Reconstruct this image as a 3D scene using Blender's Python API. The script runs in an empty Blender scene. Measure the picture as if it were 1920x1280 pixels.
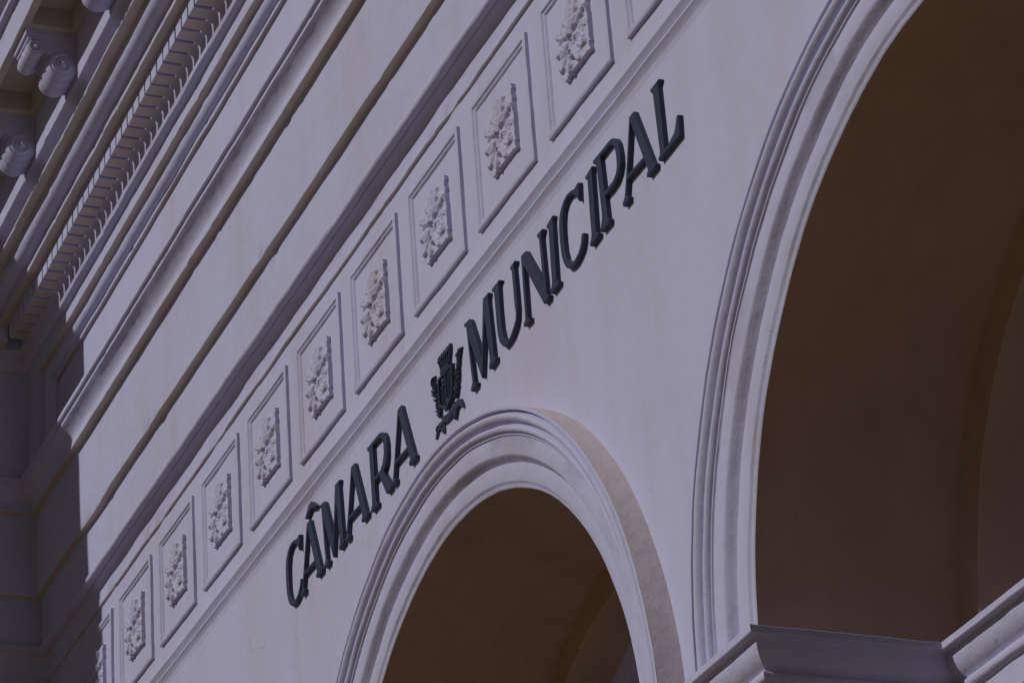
import bpy, bmesh, math, random
from mathutils import Vector, Matrix, noise
from mathutils.geometry import tessellate_polygon

sc = bpy.context.scene
COL = sc.collection
S = 0.7            # metres per facade module (one rosette panel pitch)
Z0 = 7.70          # height of the rosette panels' lower edge above the pavement
def W(x, y, z):
    return Vector((S * x, S * y, S * z + Z0))

# ------------------------------------------------------------------ camera
cam_d = bpy.data.cameras.new('camera')
cam = bpy.data.objects.new('camera', cam_d)
COL.objects.link(cam)
cam_d.sensor_width = 36.0
cam_d.lens = 115.75
cam_d.clip_start = 0.1
cam_d.clip_end = 3000.0
_r = Vector((0.37382672, 0.9250668, -0.06711932))
_u = Vector((0.44881983, -0.11709279, 0.88591762))
_f = Vector((-0.81167379, 0.36130416, 0.45896074))
_m = Matrix((_r, _u, -_f)).transposed().to_4x4()
_m.translation = W(21.86520, -6.21993, -8.70911)
cam.matrix_world = _m
sc.camera = cam

# ------------------------------------------------------------------ sky, sun, exposure
SUN_TO = Vector((-0.022, -1.0, 0.63)).normalized()      # from the wall towards the sun
SUN_EL = math.asin(SUN_TO.z)
SUN_AZ = math.atan2(SUN_TO.x, SUN_TO.y)                # clockwise from +Y
world = bpy.data.worlds.new('World')
sc.world = world
world.use_nodes = True
wn = world.node_tree.nodes
wl = world.node_tree.links
wn.clear()
sky = wn.new('ShaderNodeTexSky')
sky.sky_type = 'NISHITA'
sky.sun_disc = False
sky.sun_elevation = SUN_EL
sky.sun_rotation = SUN_AZ
sky.air_density = 0.2
sky.dust_density = 0.5
sky.ozone_density = 0.4
bg = wn.new('ShaderNodeBackground')
bg.inputs['Strength'].default_value = 0.05
wo = wn.new('ShaderNodeOutputWorld')
wl.new(sky.outputs[0], bg.inputs['Color'])
wl.new(bg.outputs[0], wo.inputs['Surface'])
sun_d = bpy.data.lights.new('sun', 'SUN')
sun_d.energy = 5.0
sun_d.angle = math.radians(0.53)
sun_d.color = (1.0, 0.988, 0.972)
sun = bpy.data.objects.new('sun', sun_d)
sun.rotation_euler = SUN_TO.to_track_quat('Z', 'Y').to_euler()
sun.location = (0, -30, 40)
COL.objects.link(sun)

sc.view_settings.view_transform = 'Standard'
sc.view_settings.look = 'None'
sc.view_settings.exposure = -1.57
sc.view_settings.gamma = 1.0
sc.view_settings.use_curve_mapping = False
sc.render.engine = 'CYCLES'
sc.cycles.max_bounces = 6
sc.cycles.diffuse_bounces = 4
sc.cycles.use_adaptive_sampling = True
sc.cycles.adaptive_threshold = 0.02
sc.cycles.use_denoising = True

# ------------------------------------------------------------------ materials
def plaster(name, base, stain, stain_amt=0.35, bump=0.35, rough=0.85, streak=0.0, fine=1.0):
    m = bpy.data.materials.new(name)
    m.use_nodes = True
    nt = m.node_tree
    N, L = nt.nodes, nt.links
    b = N['Principled BSDF']
    b.inputs['Roughness'].default_value = rough
    b.inputs['Specular IOR Level'].default_value = 0.18
    geo = N.new('ShaderNodeNewGeometry')
    mp = N.new('ShaderNodeMapping')
    mp.inputs['Scale'].default_value = (1.0, 1.0, 0.45)
    L.new(geo.outputs['Position'], mp.inputs['Vector'])
    n1 = N.new('ShaderNodeTexNoise'); n1.inputs['Scale'].default_value = 1.7
    n1.inputs['Detail'].default_value = 4; n1.inputs['Roughness'].default_value = 0.62
    L.new(mp.outputs[0], n1.inputs['Vector'])
    r1 = N.new('ShaderNodeValToRGB')
    r1.color_ramp.elements[0].position = 0.42
    r1.color_ramp.elements[1].position = 0.78
    r1.color_ramp.elements[0].color = (0, 0, 0, 1)
    r1.color_ramp.elements[1].color = (1, 1, 1, 1)
    L.new(n1.outputs['Fac'], r1.inputs['Fac'])
    n2 = N.new('ShaderNodeTexNoise'); n2.inputs['Scale'].default_value = 16
    n2.inputs['Detail'].default_value = 3; n2.inputs['Roughness'].default_value = 0.7
    L.new(geo.outputs['Position'], n2.inputs['Vector'])
    mul = N.new('ShaderNodeMath'); mul.operation = 'MULTIPLY'
    L.new(r1.outputs['Color'], mul.inputs[0]); L.new(n2.outputs['Fac'], mul.inputs[1])
    mul2 = N.new('ShaderNodeMath'); mul2.operation = 'MULTIPLY'
    mul2.inputs[1].default_value = stain_amt * 1.8
    L.new(mul.outputs[0], mul2.inputs[0])
    mix = N.new('ShaderNodeMix'); mix.data_type = 'RGBA'
    mix.inputs['A'].default_value = (*base, 1)
    mix.inputs['B'].default_value = (*stain, 1)
    L.new(mul2.outputs[0], mix.inputs['Factor'])
    # dark specks where paint has flaked
    vo = N.new('ShaderNodeTexVoronoi'); vo.inputs['Scale'].default_value = 5.5
    L.new(geo.outputs['Position'], vo.inputs['Vector'])
    sp = N.new('ShaderNodeMath'); sp.operation = 'LESS_THAN'; sp.inputs[1].default_value = 0.035
    L.new(vo.outputs['Distance'], sp.inputs[0])
    vs = N.new('ShaderNodeSeparateColor'); L.new(vo.outputs['Color'], vs.inputs[0])
    sg = N.new('ShaderNodeMath'); sg.operation = 'GREATER_THAN'; sg.inputs[1].default_value = 0.72
    L.new(vs.outputs[0], sg.inputs[0])
    sm = N.new('ShaderNodeMath'); sm.operation = 'MULTIPLY'
    L.new(sp.outputs[0], sm.inputs[0]); L.new(sg.outputs[0], sm.inputs[1])
    sm2 = N.new('ShaderNodeMath'); sm2.operation = 'MULTIPLY'; sm2.inputs[1].default_value = 0.45
    L.new(sm.outputs[0], sm2.inputs[0])
    mix2 = N.new('ShaderNodeMix'); mix2.data_type = 'RGBA'
    mix2.inputs['B'].default_value = (0.30, 0.24, 0.19, 1)
    L.new(mix.outputs['Result'], mix2.inputs['A']); L.new(sm2.outputs[0], mix2.inputs['Factor'])
    # rain streaks (noise stretched downwards) and hairline cracks
    ms = N.new('ShaderNodeMapping'); ms.inputs['Scale'].default_value = (3.2, 3.2, 0.28)
    L.new(geo.outputs['Position'], ms.inputs['Vector'])
    st = N.new('ShaderNodeTexNoise'); st.inputs['Scale'].default_value = 1.6; st.inputs['Detail'].default_value = 4
    L.new(ms.outputs[0], st.inputs['Vector'])
    sr = N.new('ShaderNodeMapRange'); sr.inputs['From Min'].default_value = 0.50; sr.inputs['From Max'].default_value = 0.80
    sr.inputs['To Max'].default_value = 0.34 * (0.4 + stain_amt)
    L.new(st.outputs['Fac'], sr.inputs['Value'])
    mx3 = N.new('ShaderNodeMix'); mx3.data_type = 'RGBA'
    mx3.inputs['B'].default_value = (stain[0] * 0.92, stain[1] * 0.88, stain[2] * 0.84, 1)
    L.new(mix2.outputs['Result'], mx3.inputs['A']); L.new(sr.outputs[0], mx3.inputs['Factor'])
    nw = N.new('ShaderNodeTexNoise'); nw.inputs['Scale'].default_value = 2.2; nw.inputs['Detail'].default_value = 3
    L.new(geo.outputs['Position'], nw.inputs['Vector'])
    ad = N.new('ShaderNodeMix'); ad.data_type = 'RGBA'; ad.blend_type = 'ADD'; ad.inputs['Factor'].default_value = 0.55
    L.new(geo.outputs['Position'], ad.inputs['A']); L.new(nw.outputs['Color'], ad.inputs['B'])
    vc = N.new('ShaderNodeTexVoronoi'); vc.feature = 'DISTANCE_TO_EDGE'; vc.inputs['Scale'].default_value = 0.9
    L.new(ad.outputs['Result'], vc.inputs['Vector'])
    lt = N.new('ShaderNodeMath'); lt.operation = 'LESS_THAN'; lt.inputs[1].default_value = 0.0022
    L.new(vc.outputs['Distance'], lt.inputs[0])
    gm = N.new('ShaderNodeMath'); gm.operation = 'GREATER_THAN'; gm.inputs[1].default_value = 0.56
    L.new(n1.outputs['Fac'], gm.inputs[0])
    cm = N.new('ShaderNodeMath'); cm.operation = 'MULTIPLY'; L.new(lt.outputs[0], cm.inputs[0]); L.new(gm.outputs[0], cm.inputs[1])
    cm2 = N.new('ShaderNodeMath'); cm2.operation = 'MULTIPLY'; cm2.inputs[1].default_value = 0.2; L.new(cm.outputs[0], cm2.inputs[0])
    mx4 = N.new('ShaderNodeMix'); mx4.data_type = 'RGBA'; mx4.inputs['B'].default_value = (0.22, 0.19, 0.18, 1)
    L.new(mx3.outputs['Result'], mx4.inputs['A']); L.new(cm2.outputs[0], mx4.inputs['Factor'])
    L.new(mx4.outputs['Result'], b.inputs['Base Color'])
    # trowelled relief: broad waves + grain
    nb = N.new('ShaderNodeTexNoise'); nb.inputs['Scale'].default_value = 9
    nb.inputs['Detail'].default_value = 2
    L.new(geo.outputs['Position'], nb.inputs['Vector'])
    ng = N.new('ShaderNodeTexNoise'); ng.inputs['Scale'].default_value = 75 * fine
    ng.inputs['Detail'].default_value = 3; ng.inputs['Roughness'].default_value = 0.65
    L.new(geo.outputs['Position'], ng.inputs['Vector'])
    bm1 = N.new('ShaderNodeBump'); bm1.inputs['Strength'].default_value = bump
    bm1.inputs['Distance'].default_value = 0.02
    bm2 = N.new('ShaderNodeBump'); bm2.inputs['Strength'].default_value = bump
    bm2.inputs['Distance'].default_value = 0.004
    L.new(nb.outputs['Fac'], bm1.inputs['Height'])
    L.new(ng.outputs['Fac'], bm2.inputs['Height'])
    L.new(bm1.outputs[0], bm2.inputs['Normal'])
    L.new(bm2.outputs[0], b.inputs['Normal'])
    return m

def plain(name, base, rough=0.6, spec=0.4, bump=0.0, scale=60, metal=0.0):
    m = bpy.data.materials.new(name)
    m.use_nodes = True
    N, L = m.node_tree.nodes, m.node_tree.links
    b = N['Principled BSDF']
    b.inputs['Roughness'].default_value = rough
    b.inputs['Specular IOR Level'].default_value = spec
    b.inputs['Metallic'].default_value = metal
    tc = N.new('ShaderNodeNewGeometry')
    n = N.new('ShaderNodeTexNoise'); n.inputs['Scale'].default_value = scale * 0.2
    n.inputs['Detail'].default_value = 5
    L.new(tc.outputs['Position'], n.inputs['Vector'])
    mix = N.new('ShaderNodeMix'); mix.data_type = 'RGBA'
    mix.inputs['A'].default_value = (*[c * 0.82 for c in base], 1)
    mix.inputs['B'].default_value = (*[min(1, c * 1.18) for c in base], 1)
    L.new(n.outputs['Fac'], mix.inputs['Factor'])
    L.new(mix.outputs['Result'], b.inputs['Base Color'])
    if bump:
        n2 = N.new('ShaderNodeTexNoise'); n2.inputs['Scale'].default_value = scale
        n2.inputs['Detail'].default_value = 4
        L.new(tc.outputs['Position'], n2.inputs['Vector'])
        bp = N.new('ShaderNodeBump'); bp.inputs['Strength'].default_value = bump
        bp.inputs['Distance'].default_value = 0.004
        L.new(n2.outputs['Fac'], bp.inputs['Height'])
        L.new(bp.outputs[0], b.inputs['Normal'])
    return m

WHITE = (0.54, 0.537, 0.735)
M_WALL = plaster('lilac_white_plaster', WHITE, (0.49, 0.45, 0.53), 0.62, 0.22)
M_TRIM = plaster('painted_stucco_trim', WHITE, (0.46, 0.41, 0.46), 0.40, 0.38)
M_RELIEF = plaster('cast_stucco_relief', (0.55, 0.545, 0.735), (0.50, 0.42, 0.40), 0.45, 0.2)
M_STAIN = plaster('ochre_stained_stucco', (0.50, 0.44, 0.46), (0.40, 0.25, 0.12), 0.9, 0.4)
M_UNDER = plaster('grime_and_bounce_stucco', (0.60, 0.53, 0.505), (0.50, 0.39, 0.31), 0.6, 0.38)  # brown grime tone with warm ground bounce painted into the undersides
M_BEIGE = plaster('bare_beige_render', (0.74, 0.645, 0.64), (0.60, 0.50, 0.47), 0.6, 0.38)
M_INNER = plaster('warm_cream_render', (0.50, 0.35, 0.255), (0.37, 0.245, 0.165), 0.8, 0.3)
M_LETTER = plain('slate_grey_paint', (0.054, 0.063, 0.104), 0.45, 0.16, 0.15, 45)
M_GLASS = plain('dark_window_glass', (0.01, 0.01, 0.012), 0.08, 0.5)
M_FRAME = plain('dark_painted_wood', (0.06, 0.04, 0.03), 0.5, 0.3, 0.2, 40)

# ------------------------------------------------------------------ helpers
def jit(x, y, z, amp):
    v = Vector((x * 2.3, y * 9.0, z * 9.0))
    w = Vector((x * 9.0 + 31, y * 21.0, z * 21.0))
    a = noise.noise(v) + 0.40 * noise.noise(w)
    b = noise.noise(v + Vector((57, 13, 91))) + 0.40 * noise.noise(w + Vector((7, 41, 3)))
    return a * amp, b * amp

def mesh_obj(name, verts, faces, mat, parent=None, smooth=32, mats=None, idx=None):
    me = bpy.data.meshes.new(name)
    me.from_pydata([tuple(v) for v in verts], [], faces)
    if mats:
        for mm in mats: me.materials.append(mm)
        for p, i in zip(me.polygons, idx): p.material_index = i
    else:
        me.materials.append(mat)
    if smooth:
        me.polygons.foreach_set('use_smooth', [True] * len(me.polygons))
        me.set_sharp_from_angle(angle=math.radians(smooth))
    me.update()
    o = bpy.data.objects.new(name, me)
    COL.objects.link(o)
    if parent: o.parent = parent
    return o

def fix_normals(o):
    bm = bmesh.new(); bm.from_mesh(o.data)
    bmesh.ops.recalc_face_normals(bm, faces=bm.faces)
    bm.to_mesh(o.data); bm.free()
    return o

ARRIS = set()                  # profile points that lie on an arris (they get chipped)
def soften(prof, b=0.004):
    """round every sharp corner of an open profile by a small chamfer"""
    out = [prof[0]]
    for i in range(1, len(prof) - 1):
        p0, p1, p2 = Vector(prof[i - 1]), Vector(prof[i]), Vector(prof[i + 1])
        a, c = p0 - p1, p2 - p1
        if a.length > 3 * b and c.length > 3 * b and a.angle(c) < math.radians(150):
            out.append(tuple(p1 + a.normalized() * b)); out.append(tuple(p1 + c.normalized() * b))
            ARRIS.add((round(out[-1][0], 5), round(out[-1][1], 5))); ARRIS.add((round(out[-2][0], 5), round(out[-2][1], 5)))
        else:
            out.append(tuple(prof[i]))
    out.append(prof[-1])
    # subdivide long runs
    res = [out[0]]
    for i in range(1, len(out)):
        p0, p1 = Vector(out[i - 1]), Vector(out[i])
        n = max(1, int((p1 - p0).length / 0.12))
        for k in range(1, n + 1): res.append(tuple(p0.lerp(p1, k / n)))
    return res

X_A, X_B = -1.75, 16.2         # ends of the built stretch of facade
XW = -1.37                     # face of the projecting wing
Y_WING = -12.5                 # how far the wing comes forward
def frange(a, b, st):
    n = max(1, int(round((b - a) / st)))
    return [a + (b - a) * i / n for i in range(n + 1)]

def ribbon(name, prof, mat, parent, xs, amp=0.0035, wing=False, chamfer=0.004, second=None, where=None):
    prof = soften(prof, chamfer) if chamfer else prof
    V, F = [], []
    n = len(prof)
    for x in xs:
        for (y, z) in prof:
            dy, dz = jit(x + (200 if wing else 0), y, z, amp)
            if (round(y, 5), round(z, 5)) in ARRIS and not 1.06 < z < 1.17:
                c = noise.noise(Vector((x * 7.5 + z * 31.0, y * 17.0, z * 5.0)))
                if c > 0.40: dy += (c - 0.40) * 0.030; dz += (c - 0.40) * 0.020
                c = noise.noise(Vector((x * 1.1 + z * 13.0, y * 3.0, 71.0)))
                if c > 0.34: dy += (c - 0.34) * 0.024
            if wing: V.append(W(XW - y - dy, x, z + dz))
            else: V.append(W(x, y + dy, z + dz))
    for i in range(len(xs) - 1):
        for j in range(n - 1):
            a, b = i * n + j, (i + 1) * n + j
            F.append((a, b, b + 1, a + 1) if not wing else (a, a + 1, b + 1, b))
    if second:                     # browned courses: runs of the profile given by their height
        seg = [1 if any(lo <= (prof[j][1] + prof[j + 1][1]) / 2 <= hi for lo, hi in where) else 0 for j in range(n - 1)]
        return mesh_obj(name, V, F, mat, parent, mats=[mat, second], idx=seg * (len(xs) - 1))
    return mesh_obj(name, V, F, mat, parent)

def box(V, F, x0, x1, y0, y1, z0, z1, w=True):
    k = len(V)
    for (x, y, z) in [(x0,y0,z0),(x1,y0,z0),(x1,y1,z0),(x0,y1,z0),(x0,y0,z1),(x1,y0,z1),(x1,y1,z1),(x0,y1,z1)]:
        V.append(W(x, y, z) if w else Vector((x, y, z)))
    for f in [(0,3,2,1),(4,5,6,7),(0,1,5,4),(1,2,6,5),(2,3,7,6),(3,0,4,7)]:
        F.append(tuple(k + i for i in f))

def bevel_obj(o, width, seg=1):
    bm = bmesh.new(); bm.from_mesh(o.data)
    bmesh.ops.bevel(bm, geom=list(bm.edges), offset=width, segments=seg, affect='EDGES', profile=0.6)
    bm.to_mesh(o.data); bm.free()

def empty(name, loc):
    o = bpy.data.objects.new(name, None); COL.objects.link(o); o.location = loc
    return o

def tag(o, label, cat, group=None):
    o['label'] = label; o['category'] = cat
    if group: o['group'] = group
    return o

def dup(o, parent, loc=None, rotz=None):
    c = o.copy(); COL.objects.link(c); c.parent = parent
    if loc is not None: c.location = loc
    if rotz is not None: c.rotation_euler = (0, 0, rotz)
    return c

# ------------------------------------------------------------------ ground
def pavement():
    m = bpy.data.materials.new('sandstone_paving'); m.use_nodes = True
    N, L = m.node_tree.nodes, m.node_tree.links
    b = N['Principled BSDF']; b.inputs['Roughness'].default_value = 0.9
    geo = N.new('ShaderNodeNewGeometry')
    br = N.new('ShaderNodeTexBrick')
    br.inputs['Scale'].default_value = 1.0
    br.inputs['Brick Width'].default_value = 0.9; br.inputs['Row Height'].default_value = 0.6
    br.inputs['Mortar Size'].default_value = 0.008
    br.inputs['Color1'].default_value = (0.37, 0.27, 0.115, 1)
    br.inputs['Color2'].default_value = (0.33, 0.235, 0.10, 1)
    br.inputs['Mortar'].default_value = (0.18, 0.14, 0.10, 1)
    L.new(geo.outputs['Position'], br.inputs['Vector'])
    n = N.new('ShaderNodeTexNoise'); n.inputs['Scale'].default_value = 3; n.inputs['Detail'].default_value = 6
    L.new(geo.outputs['Position'], n.inputs['Vector'])
    mx = N.new('ShaderNodeMix'); mx.data_type = 'RGBA'; mx.blend_type = 'MULTIPLY'
    mx.inputs['Factor'].default_value = 0.35
    L.new(br.outputs['Color'], mx.inputs['A']); L.new(n.outputs['Color'], mx.inputs['B'])
    L.new(mx.outputs['Result'], b.inputs['Base Color'])
    o = mesh_obj('pavement', [(-600,-900,0),(600,-900,0),(600,300,0),(-600,300,0)], [(0,1,2,3)], m, smooth=0)
    o['kind'] = 'structure'
pavement()

# ------------------------------------------------------------------ the building
hall = empty('town_hall', (0, 0, 0))
tag(hall, 'pale lilac stucco town hall facade with round arches, rosette frieze and heavy cornice', 'building')

LW = 0.020                                   # plane of the lower wall
ZG = -Z0 / S                                 # pavement level in modules
CZ, RI = -3.512, 2.05                        # arch springing and radius
ARCH = [1.718, 7.010, 12.302]

P_FRIEZE = [(LW + 0.010, -0.300), (LW + 0.002, -0.266), (0.020, -0.252), (0.017, -0.242), (-0.002, -0.220), (-0.006, -0.216), (-0.006, -0.206),
            (0.013, -0.201), (0.014, -0.190), (0.010, -0.180), (-0.012, -0.157), (-0.016, -0.151), (-0.015, -0.142), (0.0, -0.128), (0.0, 0.932)]
P_STRING = [(0.0, 0.932), (-0.020, 0.933), (-0.010, 1.052), (-0.014, 1.070), (-0.036, 1.090), (-0.068, 1.103),
            (-0.071, 1.094), (-0.076, 1.104), (-0.100, 1.109), (-0.113, 1.117), (-0.119, 1.132), (-0.116, 1.148),
            (-0.106, 1.162), (-0.097, 1.173), (-0.093, 1.185)]
P_ARCHI = [(-0.093, 1.185), (-0.098, 1.30), (-0.100, 1.547), (-0.154, 1.547), (-0.154, 2.220), (-0.216, 2.220), (-0.212, 2.245), (-0.206, 2.275), (-0.204, 2.295), (-0.208, 2.315), (-0.222, 2.342), (-0.242, 2.364), (-0.266, 2.382), (-0.286, 2.393),
           (-0.290, 2.397), (-0.290, 2.430), (-0.315, 2.433), (-0.315, 2.474), (-0.285, 2.496), (-0.100, 2.520)]
P_PANEL = [(-0.100, 2.520), (-0.100, 3.184)]
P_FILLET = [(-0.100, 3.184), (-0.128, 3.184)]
P_BED = [(-0.128, 3.184), (-0.128, 3.220), (-0.141, 3.223), (-0.160, 3.231), (-0.175, 3.244), (-0.183, 3.264), (-0.184, 3.290),
         (-0.184, 3.315), (-0.235, 3.315), (-0.235, 3.426), (-0.252, 3.427), (-0.275, 3.430), (-0.290, 3.438),
         (-0.290, 3.545), (-0.293, 3.557), (-0.303, 3.573), (-0.316, 3.582), (-0.331, 3.586), (-0.331, 3.722)]
P_CORN = [(-0.331, 3.722), (-0.540, 3.722), (-0.536, 3.786), (-0.566, 3.788), (-0.598, 3.796), (-0.622, 3.810),
          (-0.637, 3.832), (-0.641, 3.857), (-0.641, 3.908), (-0.730, 3.908), (-0.728, 3.936), (-0.700, 3.942), (-0.700, 3.975), (-0.706, 3.995), (-0.722, 4.012), (-0.750, 4.024), (-0.782, 4.030), (-0.782, 4.560)]
ZS = 4.400                                   # soffit of the corona
P_CORONA = [(-1.140, ZS), (-1.197, ZS), (-1.197, 4.680), (-1.246, 4.684), (-1.246, 4.742), (-1.264, 4.748),
            (-1.296, 4.764), (-1.318, 4.790), (-1.326, 4.818), (-1.326, 4.865), (-1.100, 4.930), (0.5, 4.960), (4.0, 4.960)]

XS = frange(X_A, X_B, 0.05)
YS = frange(0.4, -3.2, 0.06) + frange(-3.6, Y_WING, 0.4)
BROWN = [(0.9315, 0.9335), (1.544, 1.550), (2.217, 2.223), (3.312, 3.318), (3.719, 3.725), (3.905, 3.911), (ZS - 0.003, ZS + 0.003)]   # undersides coloured brown for grime and painted-in warm bounce light
parts = {}
for nm, pr, mt, am in [('frieze', P_FRIEZE, M_WALL, 0.0022), ('string_course', P_STRING, M_TRIM, 0.0040), ('architrave', P_ARCHI, M_TRIM, 0.0024),
                       ('upper_frieze', P_PANEL, M_WALL, 0.0025), ('stained_fillet', P_FILLET, M_STAIN, 0.0032), ('bed_moulding', P_BED, M_TRIM, 0.0034),
                       ('cornice', P_CORN, M_TRIM, 0.0034), ('corona', P_CORONA, M_TRIM, 0.0030)]:
    parts[nm] = ribbon(nm, pr, mt, hall, XS, am * 1.35, second=M_UNDER, where=BROWN)
wing_parts = {}
for nm, pr, mt, am in [('wing_frieze', P_FRIEZE, M_WALL, 0.0022), ('wing_string_course', P_STRING, M_TRIM, 0.004), ('wing_architrave', P_ARCHI, M_TRIM, 0.0036),
                       ('wing_upper_frieze', P_PANEL, M_WALL, 0.0025), ('wing_stained_fillet', P_FILLET, M_STAIN, 0.0032), ('wing_bed_moulding', P_BED, M_TRIM, 0.0034),
                       ('wing_cornice', P_CORN, M_TRIM, 0.0034), ('wing_corona', P_CORONA, M_TRIM, 0.0030)]:
    wing_parts[nm] = ribbon(nm, pr, mt, hall, YS, am * 1.35, wing=True, second=M_UNDER, where=BROWN)
ribbon('wing_wall', [(LW, ZG), (LW, -0.285)], M_WALL, hall, frange(0.4, Y_WING, 0.6), 0.002, wing=True)
parts['stained_fillet']['label'] = 'ochre stained fillet above the plain upper frieze'

# vertical returns that frame the recessed upper frieze beside the wing
PL = [(-0.700, -0.098), (-0.700, -0.128), (-0.742, -0.128), (-0.758, -0.141), (-0.778, -0.162), (-0.790, -0.184),
      (-0.860, -0.184), (-0.860, -0.235), (-1.30, -0.235)]
def frame_return(name, wing):
    V, F = [], []
    zs = frange(2.46, 3.32, 0.06); n = len(PL)
    for z in zs:
        for (x, y) in PL:
            d = jit(x, y, z, 0.003)[0]
            if wing: V.append(W(XW - y + d, -(x - XW) + 0.0, z))
            else: V.append(W(x + d, y, z))
    for i in range(len(zs) - 1):
        for j in range(n - 1):
            a, b = i * n + j, (i + 1) * n + j
            F.append((a, b, b + 1, a + 1) if not wing else (a, a + 1, b + 1, b))
    return mesh_obj(name, V, F, M_TRIM, hall)
frame_return('frame_return', False)
frame_return('wing_frame_return', True)

# ---- lower wall with the arch openings
def lower_wall():
    V, F = [], []
    def strip(cols):                      # cols: list of (x, zbottom)
        rows = 14; k0 = len(V)
        for (x, zb) in cols:
            for r in range(rows + 1):
                z = -0.285 + (zb + 0.285) * (r / rows)
                V.append(W(x, LW, z))
        for i in range(len(cols) - 1):
            for r in range(rows):
                a, b = k0 + i * (rows + 1) + r, k0 + (i + 1) * (rows + 1) + r
                F.append((a, a + 1, b + 1, b))
    x = X_A
    R = RI + 0.03
    for cx in ARCH:
        strip([(t, ZG) for t in frange(x, cx - R, 0.15)])
        strip([(cx - R * math.cos(math.pi * i / 72), CZ + R * math.sin(math.pi * i / 72)) for i in range(73)])
        x = cx + R
    strip([(t, ZG) for t in frange(x, X_B, 0.15)])
    return mesh_obj('wall', V, F, M_WALL, hall)
lower_wall()

# ---- arches: everything swept along a stilted semicircle
def sweep(name, prof, cx, mat, parent, stilt=True, seg=110, amp=0.004, chamfer=0.003, a0=0.0, a1=math.pi):
    prof = soften(prof, chamfer) if chamfer else prof
    path = []
    if stilt:
        for k in range(6): path.append((0.0, ZG + (CZ - ZG) * k / 6))
    for i in range(seg + 1): path.append((a0 + (a1 - a0) * i / seg, None))
    if stilt:
        for k in range(5, -1, -1): path.append((math.pi, ZG + (CZ - ZG) * k / 6))
    V, F = [], []; n = len(prof)
    for (a, z) in path:
        for (r, y) in prof:
            d1, d2 = jit(a * 2.2 + cx, r, y + (z or 0), amp)
            rr = r + d1
            X = cx + rr * math.cos(a)
            Z = CZ + rr * math.sin(a) if z is None else z
            V.append(W(X, y + d2, Z))
    for i in range(len(path) - 1):
        for j in range(n - 1):
            a, b = i * n + j, (i + 1) * n + j
            F.append((a, a + 1, b + 1, b))
    return mesh_obj(name, V, F, mat, parent)

P_VOLT = [(2.466, -0.120), (2.448, -0.122), (2.445, -0.092), (2.440, -0.090), (2.435, -0.106), (2.424, -0.121), (2.410, -0.125),
          (2.396, -0.117), (2.386, -0.101), (2.380, -0.082), (2.374, -0.084), (2.368, -0.098), (2.356, -0.106), (2.344, -0.101),
          (2.336, -0.090), (2.333, -0.076), (2.328, -0.082), (2.323, -0.080), (2.319, -0.070), (2.226, -0.068), (2.216, -0.058),
          (2.204, -0.040), (2.194, -0.026), (2.188, -0.020), (2.096, -0.018), (2.088, -0.008), (2.079, -0.003), (2.069, -0.002), (2.062, 0.004)]
P_EXTR = [(2.470, LW + 0.01), (2.468, -0.05), (2.466, -0.120)]
P_INTR = [(2.062, 0.004), (2.060, 0.35), (2.056, 0.7), (2.050, 1.0)]
P_IVOLT = [(2.050, 1.0), (1.885, 1.0), (1.875, 0.992), (1.870, 1.002), (1.870, 1.29)]
P_FRAME = [(1.870, 1.270), (1.725, 1.270), (1.720, 1.40)]
for cx in ARCH:
    vo = sweep('archivolt', P_VOLT, cx, M_TRIM, hall, stilt=False)
    ex = sweep('extrados', P_EXTR, cx, M_BEIGE, vo, stilt=False, chamfer=0, amp=0.005)
    ex['label'] = 'bare beige outer edge of the arch moulding'
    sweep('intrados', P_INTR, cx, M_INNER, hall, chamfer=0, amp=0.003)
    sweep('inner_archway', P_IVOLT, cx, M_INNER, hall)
    sweep('fanlight_frame', P_FRAME, cx, M_WALL, hall, amp=0.002)
    pts = [(cx + 1.73 * math.cos(math.pi * i / 40), CZ + 1.73 * math.sin(math.pi * i / 40)) for i in range(41)]
    V = [W(px, 1.385, pz) for (px, pz) in pts]
    dr = mesh_obj('fanlight_glazing', V, [tuple(range(len(V)))], M_GLASS, hall, smooth=0)
    for k in range(1, 6):
        V, F = [], []
        a = math.pi * k / 6
        ca, sa = math.cos(a), math.sin(a); k0 = len(V)
        for (r_, t_, y_) in [(0.1,-.02,1.34),(1.71,-.02,1.34),(1.71,.02,1.34),(0.1,.02,1.34),(0.1,-.02,1.38),(1.71,-.02,1.38),(1.71,.02,1.38),(0.1,.02,1.38)]:
            V.append(W(cx + r_ * ca - t_ * sa, y_, CZ + r_ * sa + t_ * ca))
        for f in [(0,3,2,1),(4,5,6,7),(0,1,5,4),(1,2,6,5),(2,3,7,6),(3,0,4,7)]: F.append(tuple(k0 + i for i in f))
        mesh_obj('glazing_bar', V, F, M_FRAME, dr, smooth=0)
    # wall and door leaves below the transom
    V, F = [], []
    box(V, F, cx - RI, cx + RI, 0.932, 1.5, CZ - 0.9, CZ - 0.001)
    mesh_obj('transom', V, F, M_WALL, hall, smooth=0)
    for s in (-1, 1):
        V, F = [], []
        x0, x1 = (cx - 1.6, cx - 0.01) if s < 0 else (cx + 0.01, cx + 1.6)
        box(V, F, x0, x1, 1.24, 1.32, ZG, CZ - 0.9)
        d = mesh_obj('door_leaf', V, F, M_FRAME, hall, smooth=0)
        for zz in (-10.7, -8.6, -6.5):
            V, F = [], []
            box(V, F, x0 + 0.2, x1 - 0.2, 1.21, 1.25, zz, zz + 1.8); mesh_obj('door_panel', V, F, M_FRAME, d, smooth=0)
    V, F = [], []
    for s in (-1, 1): box(V, F, cx + s * 1.825 - 0.225, cx + s * 1.825 + 0.225, 1.001, 1.5, ZG, CZ - 0.9)
    mesh_obj('door_jamb', V, F, M_WALL, hall, smooth=0)

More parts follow.
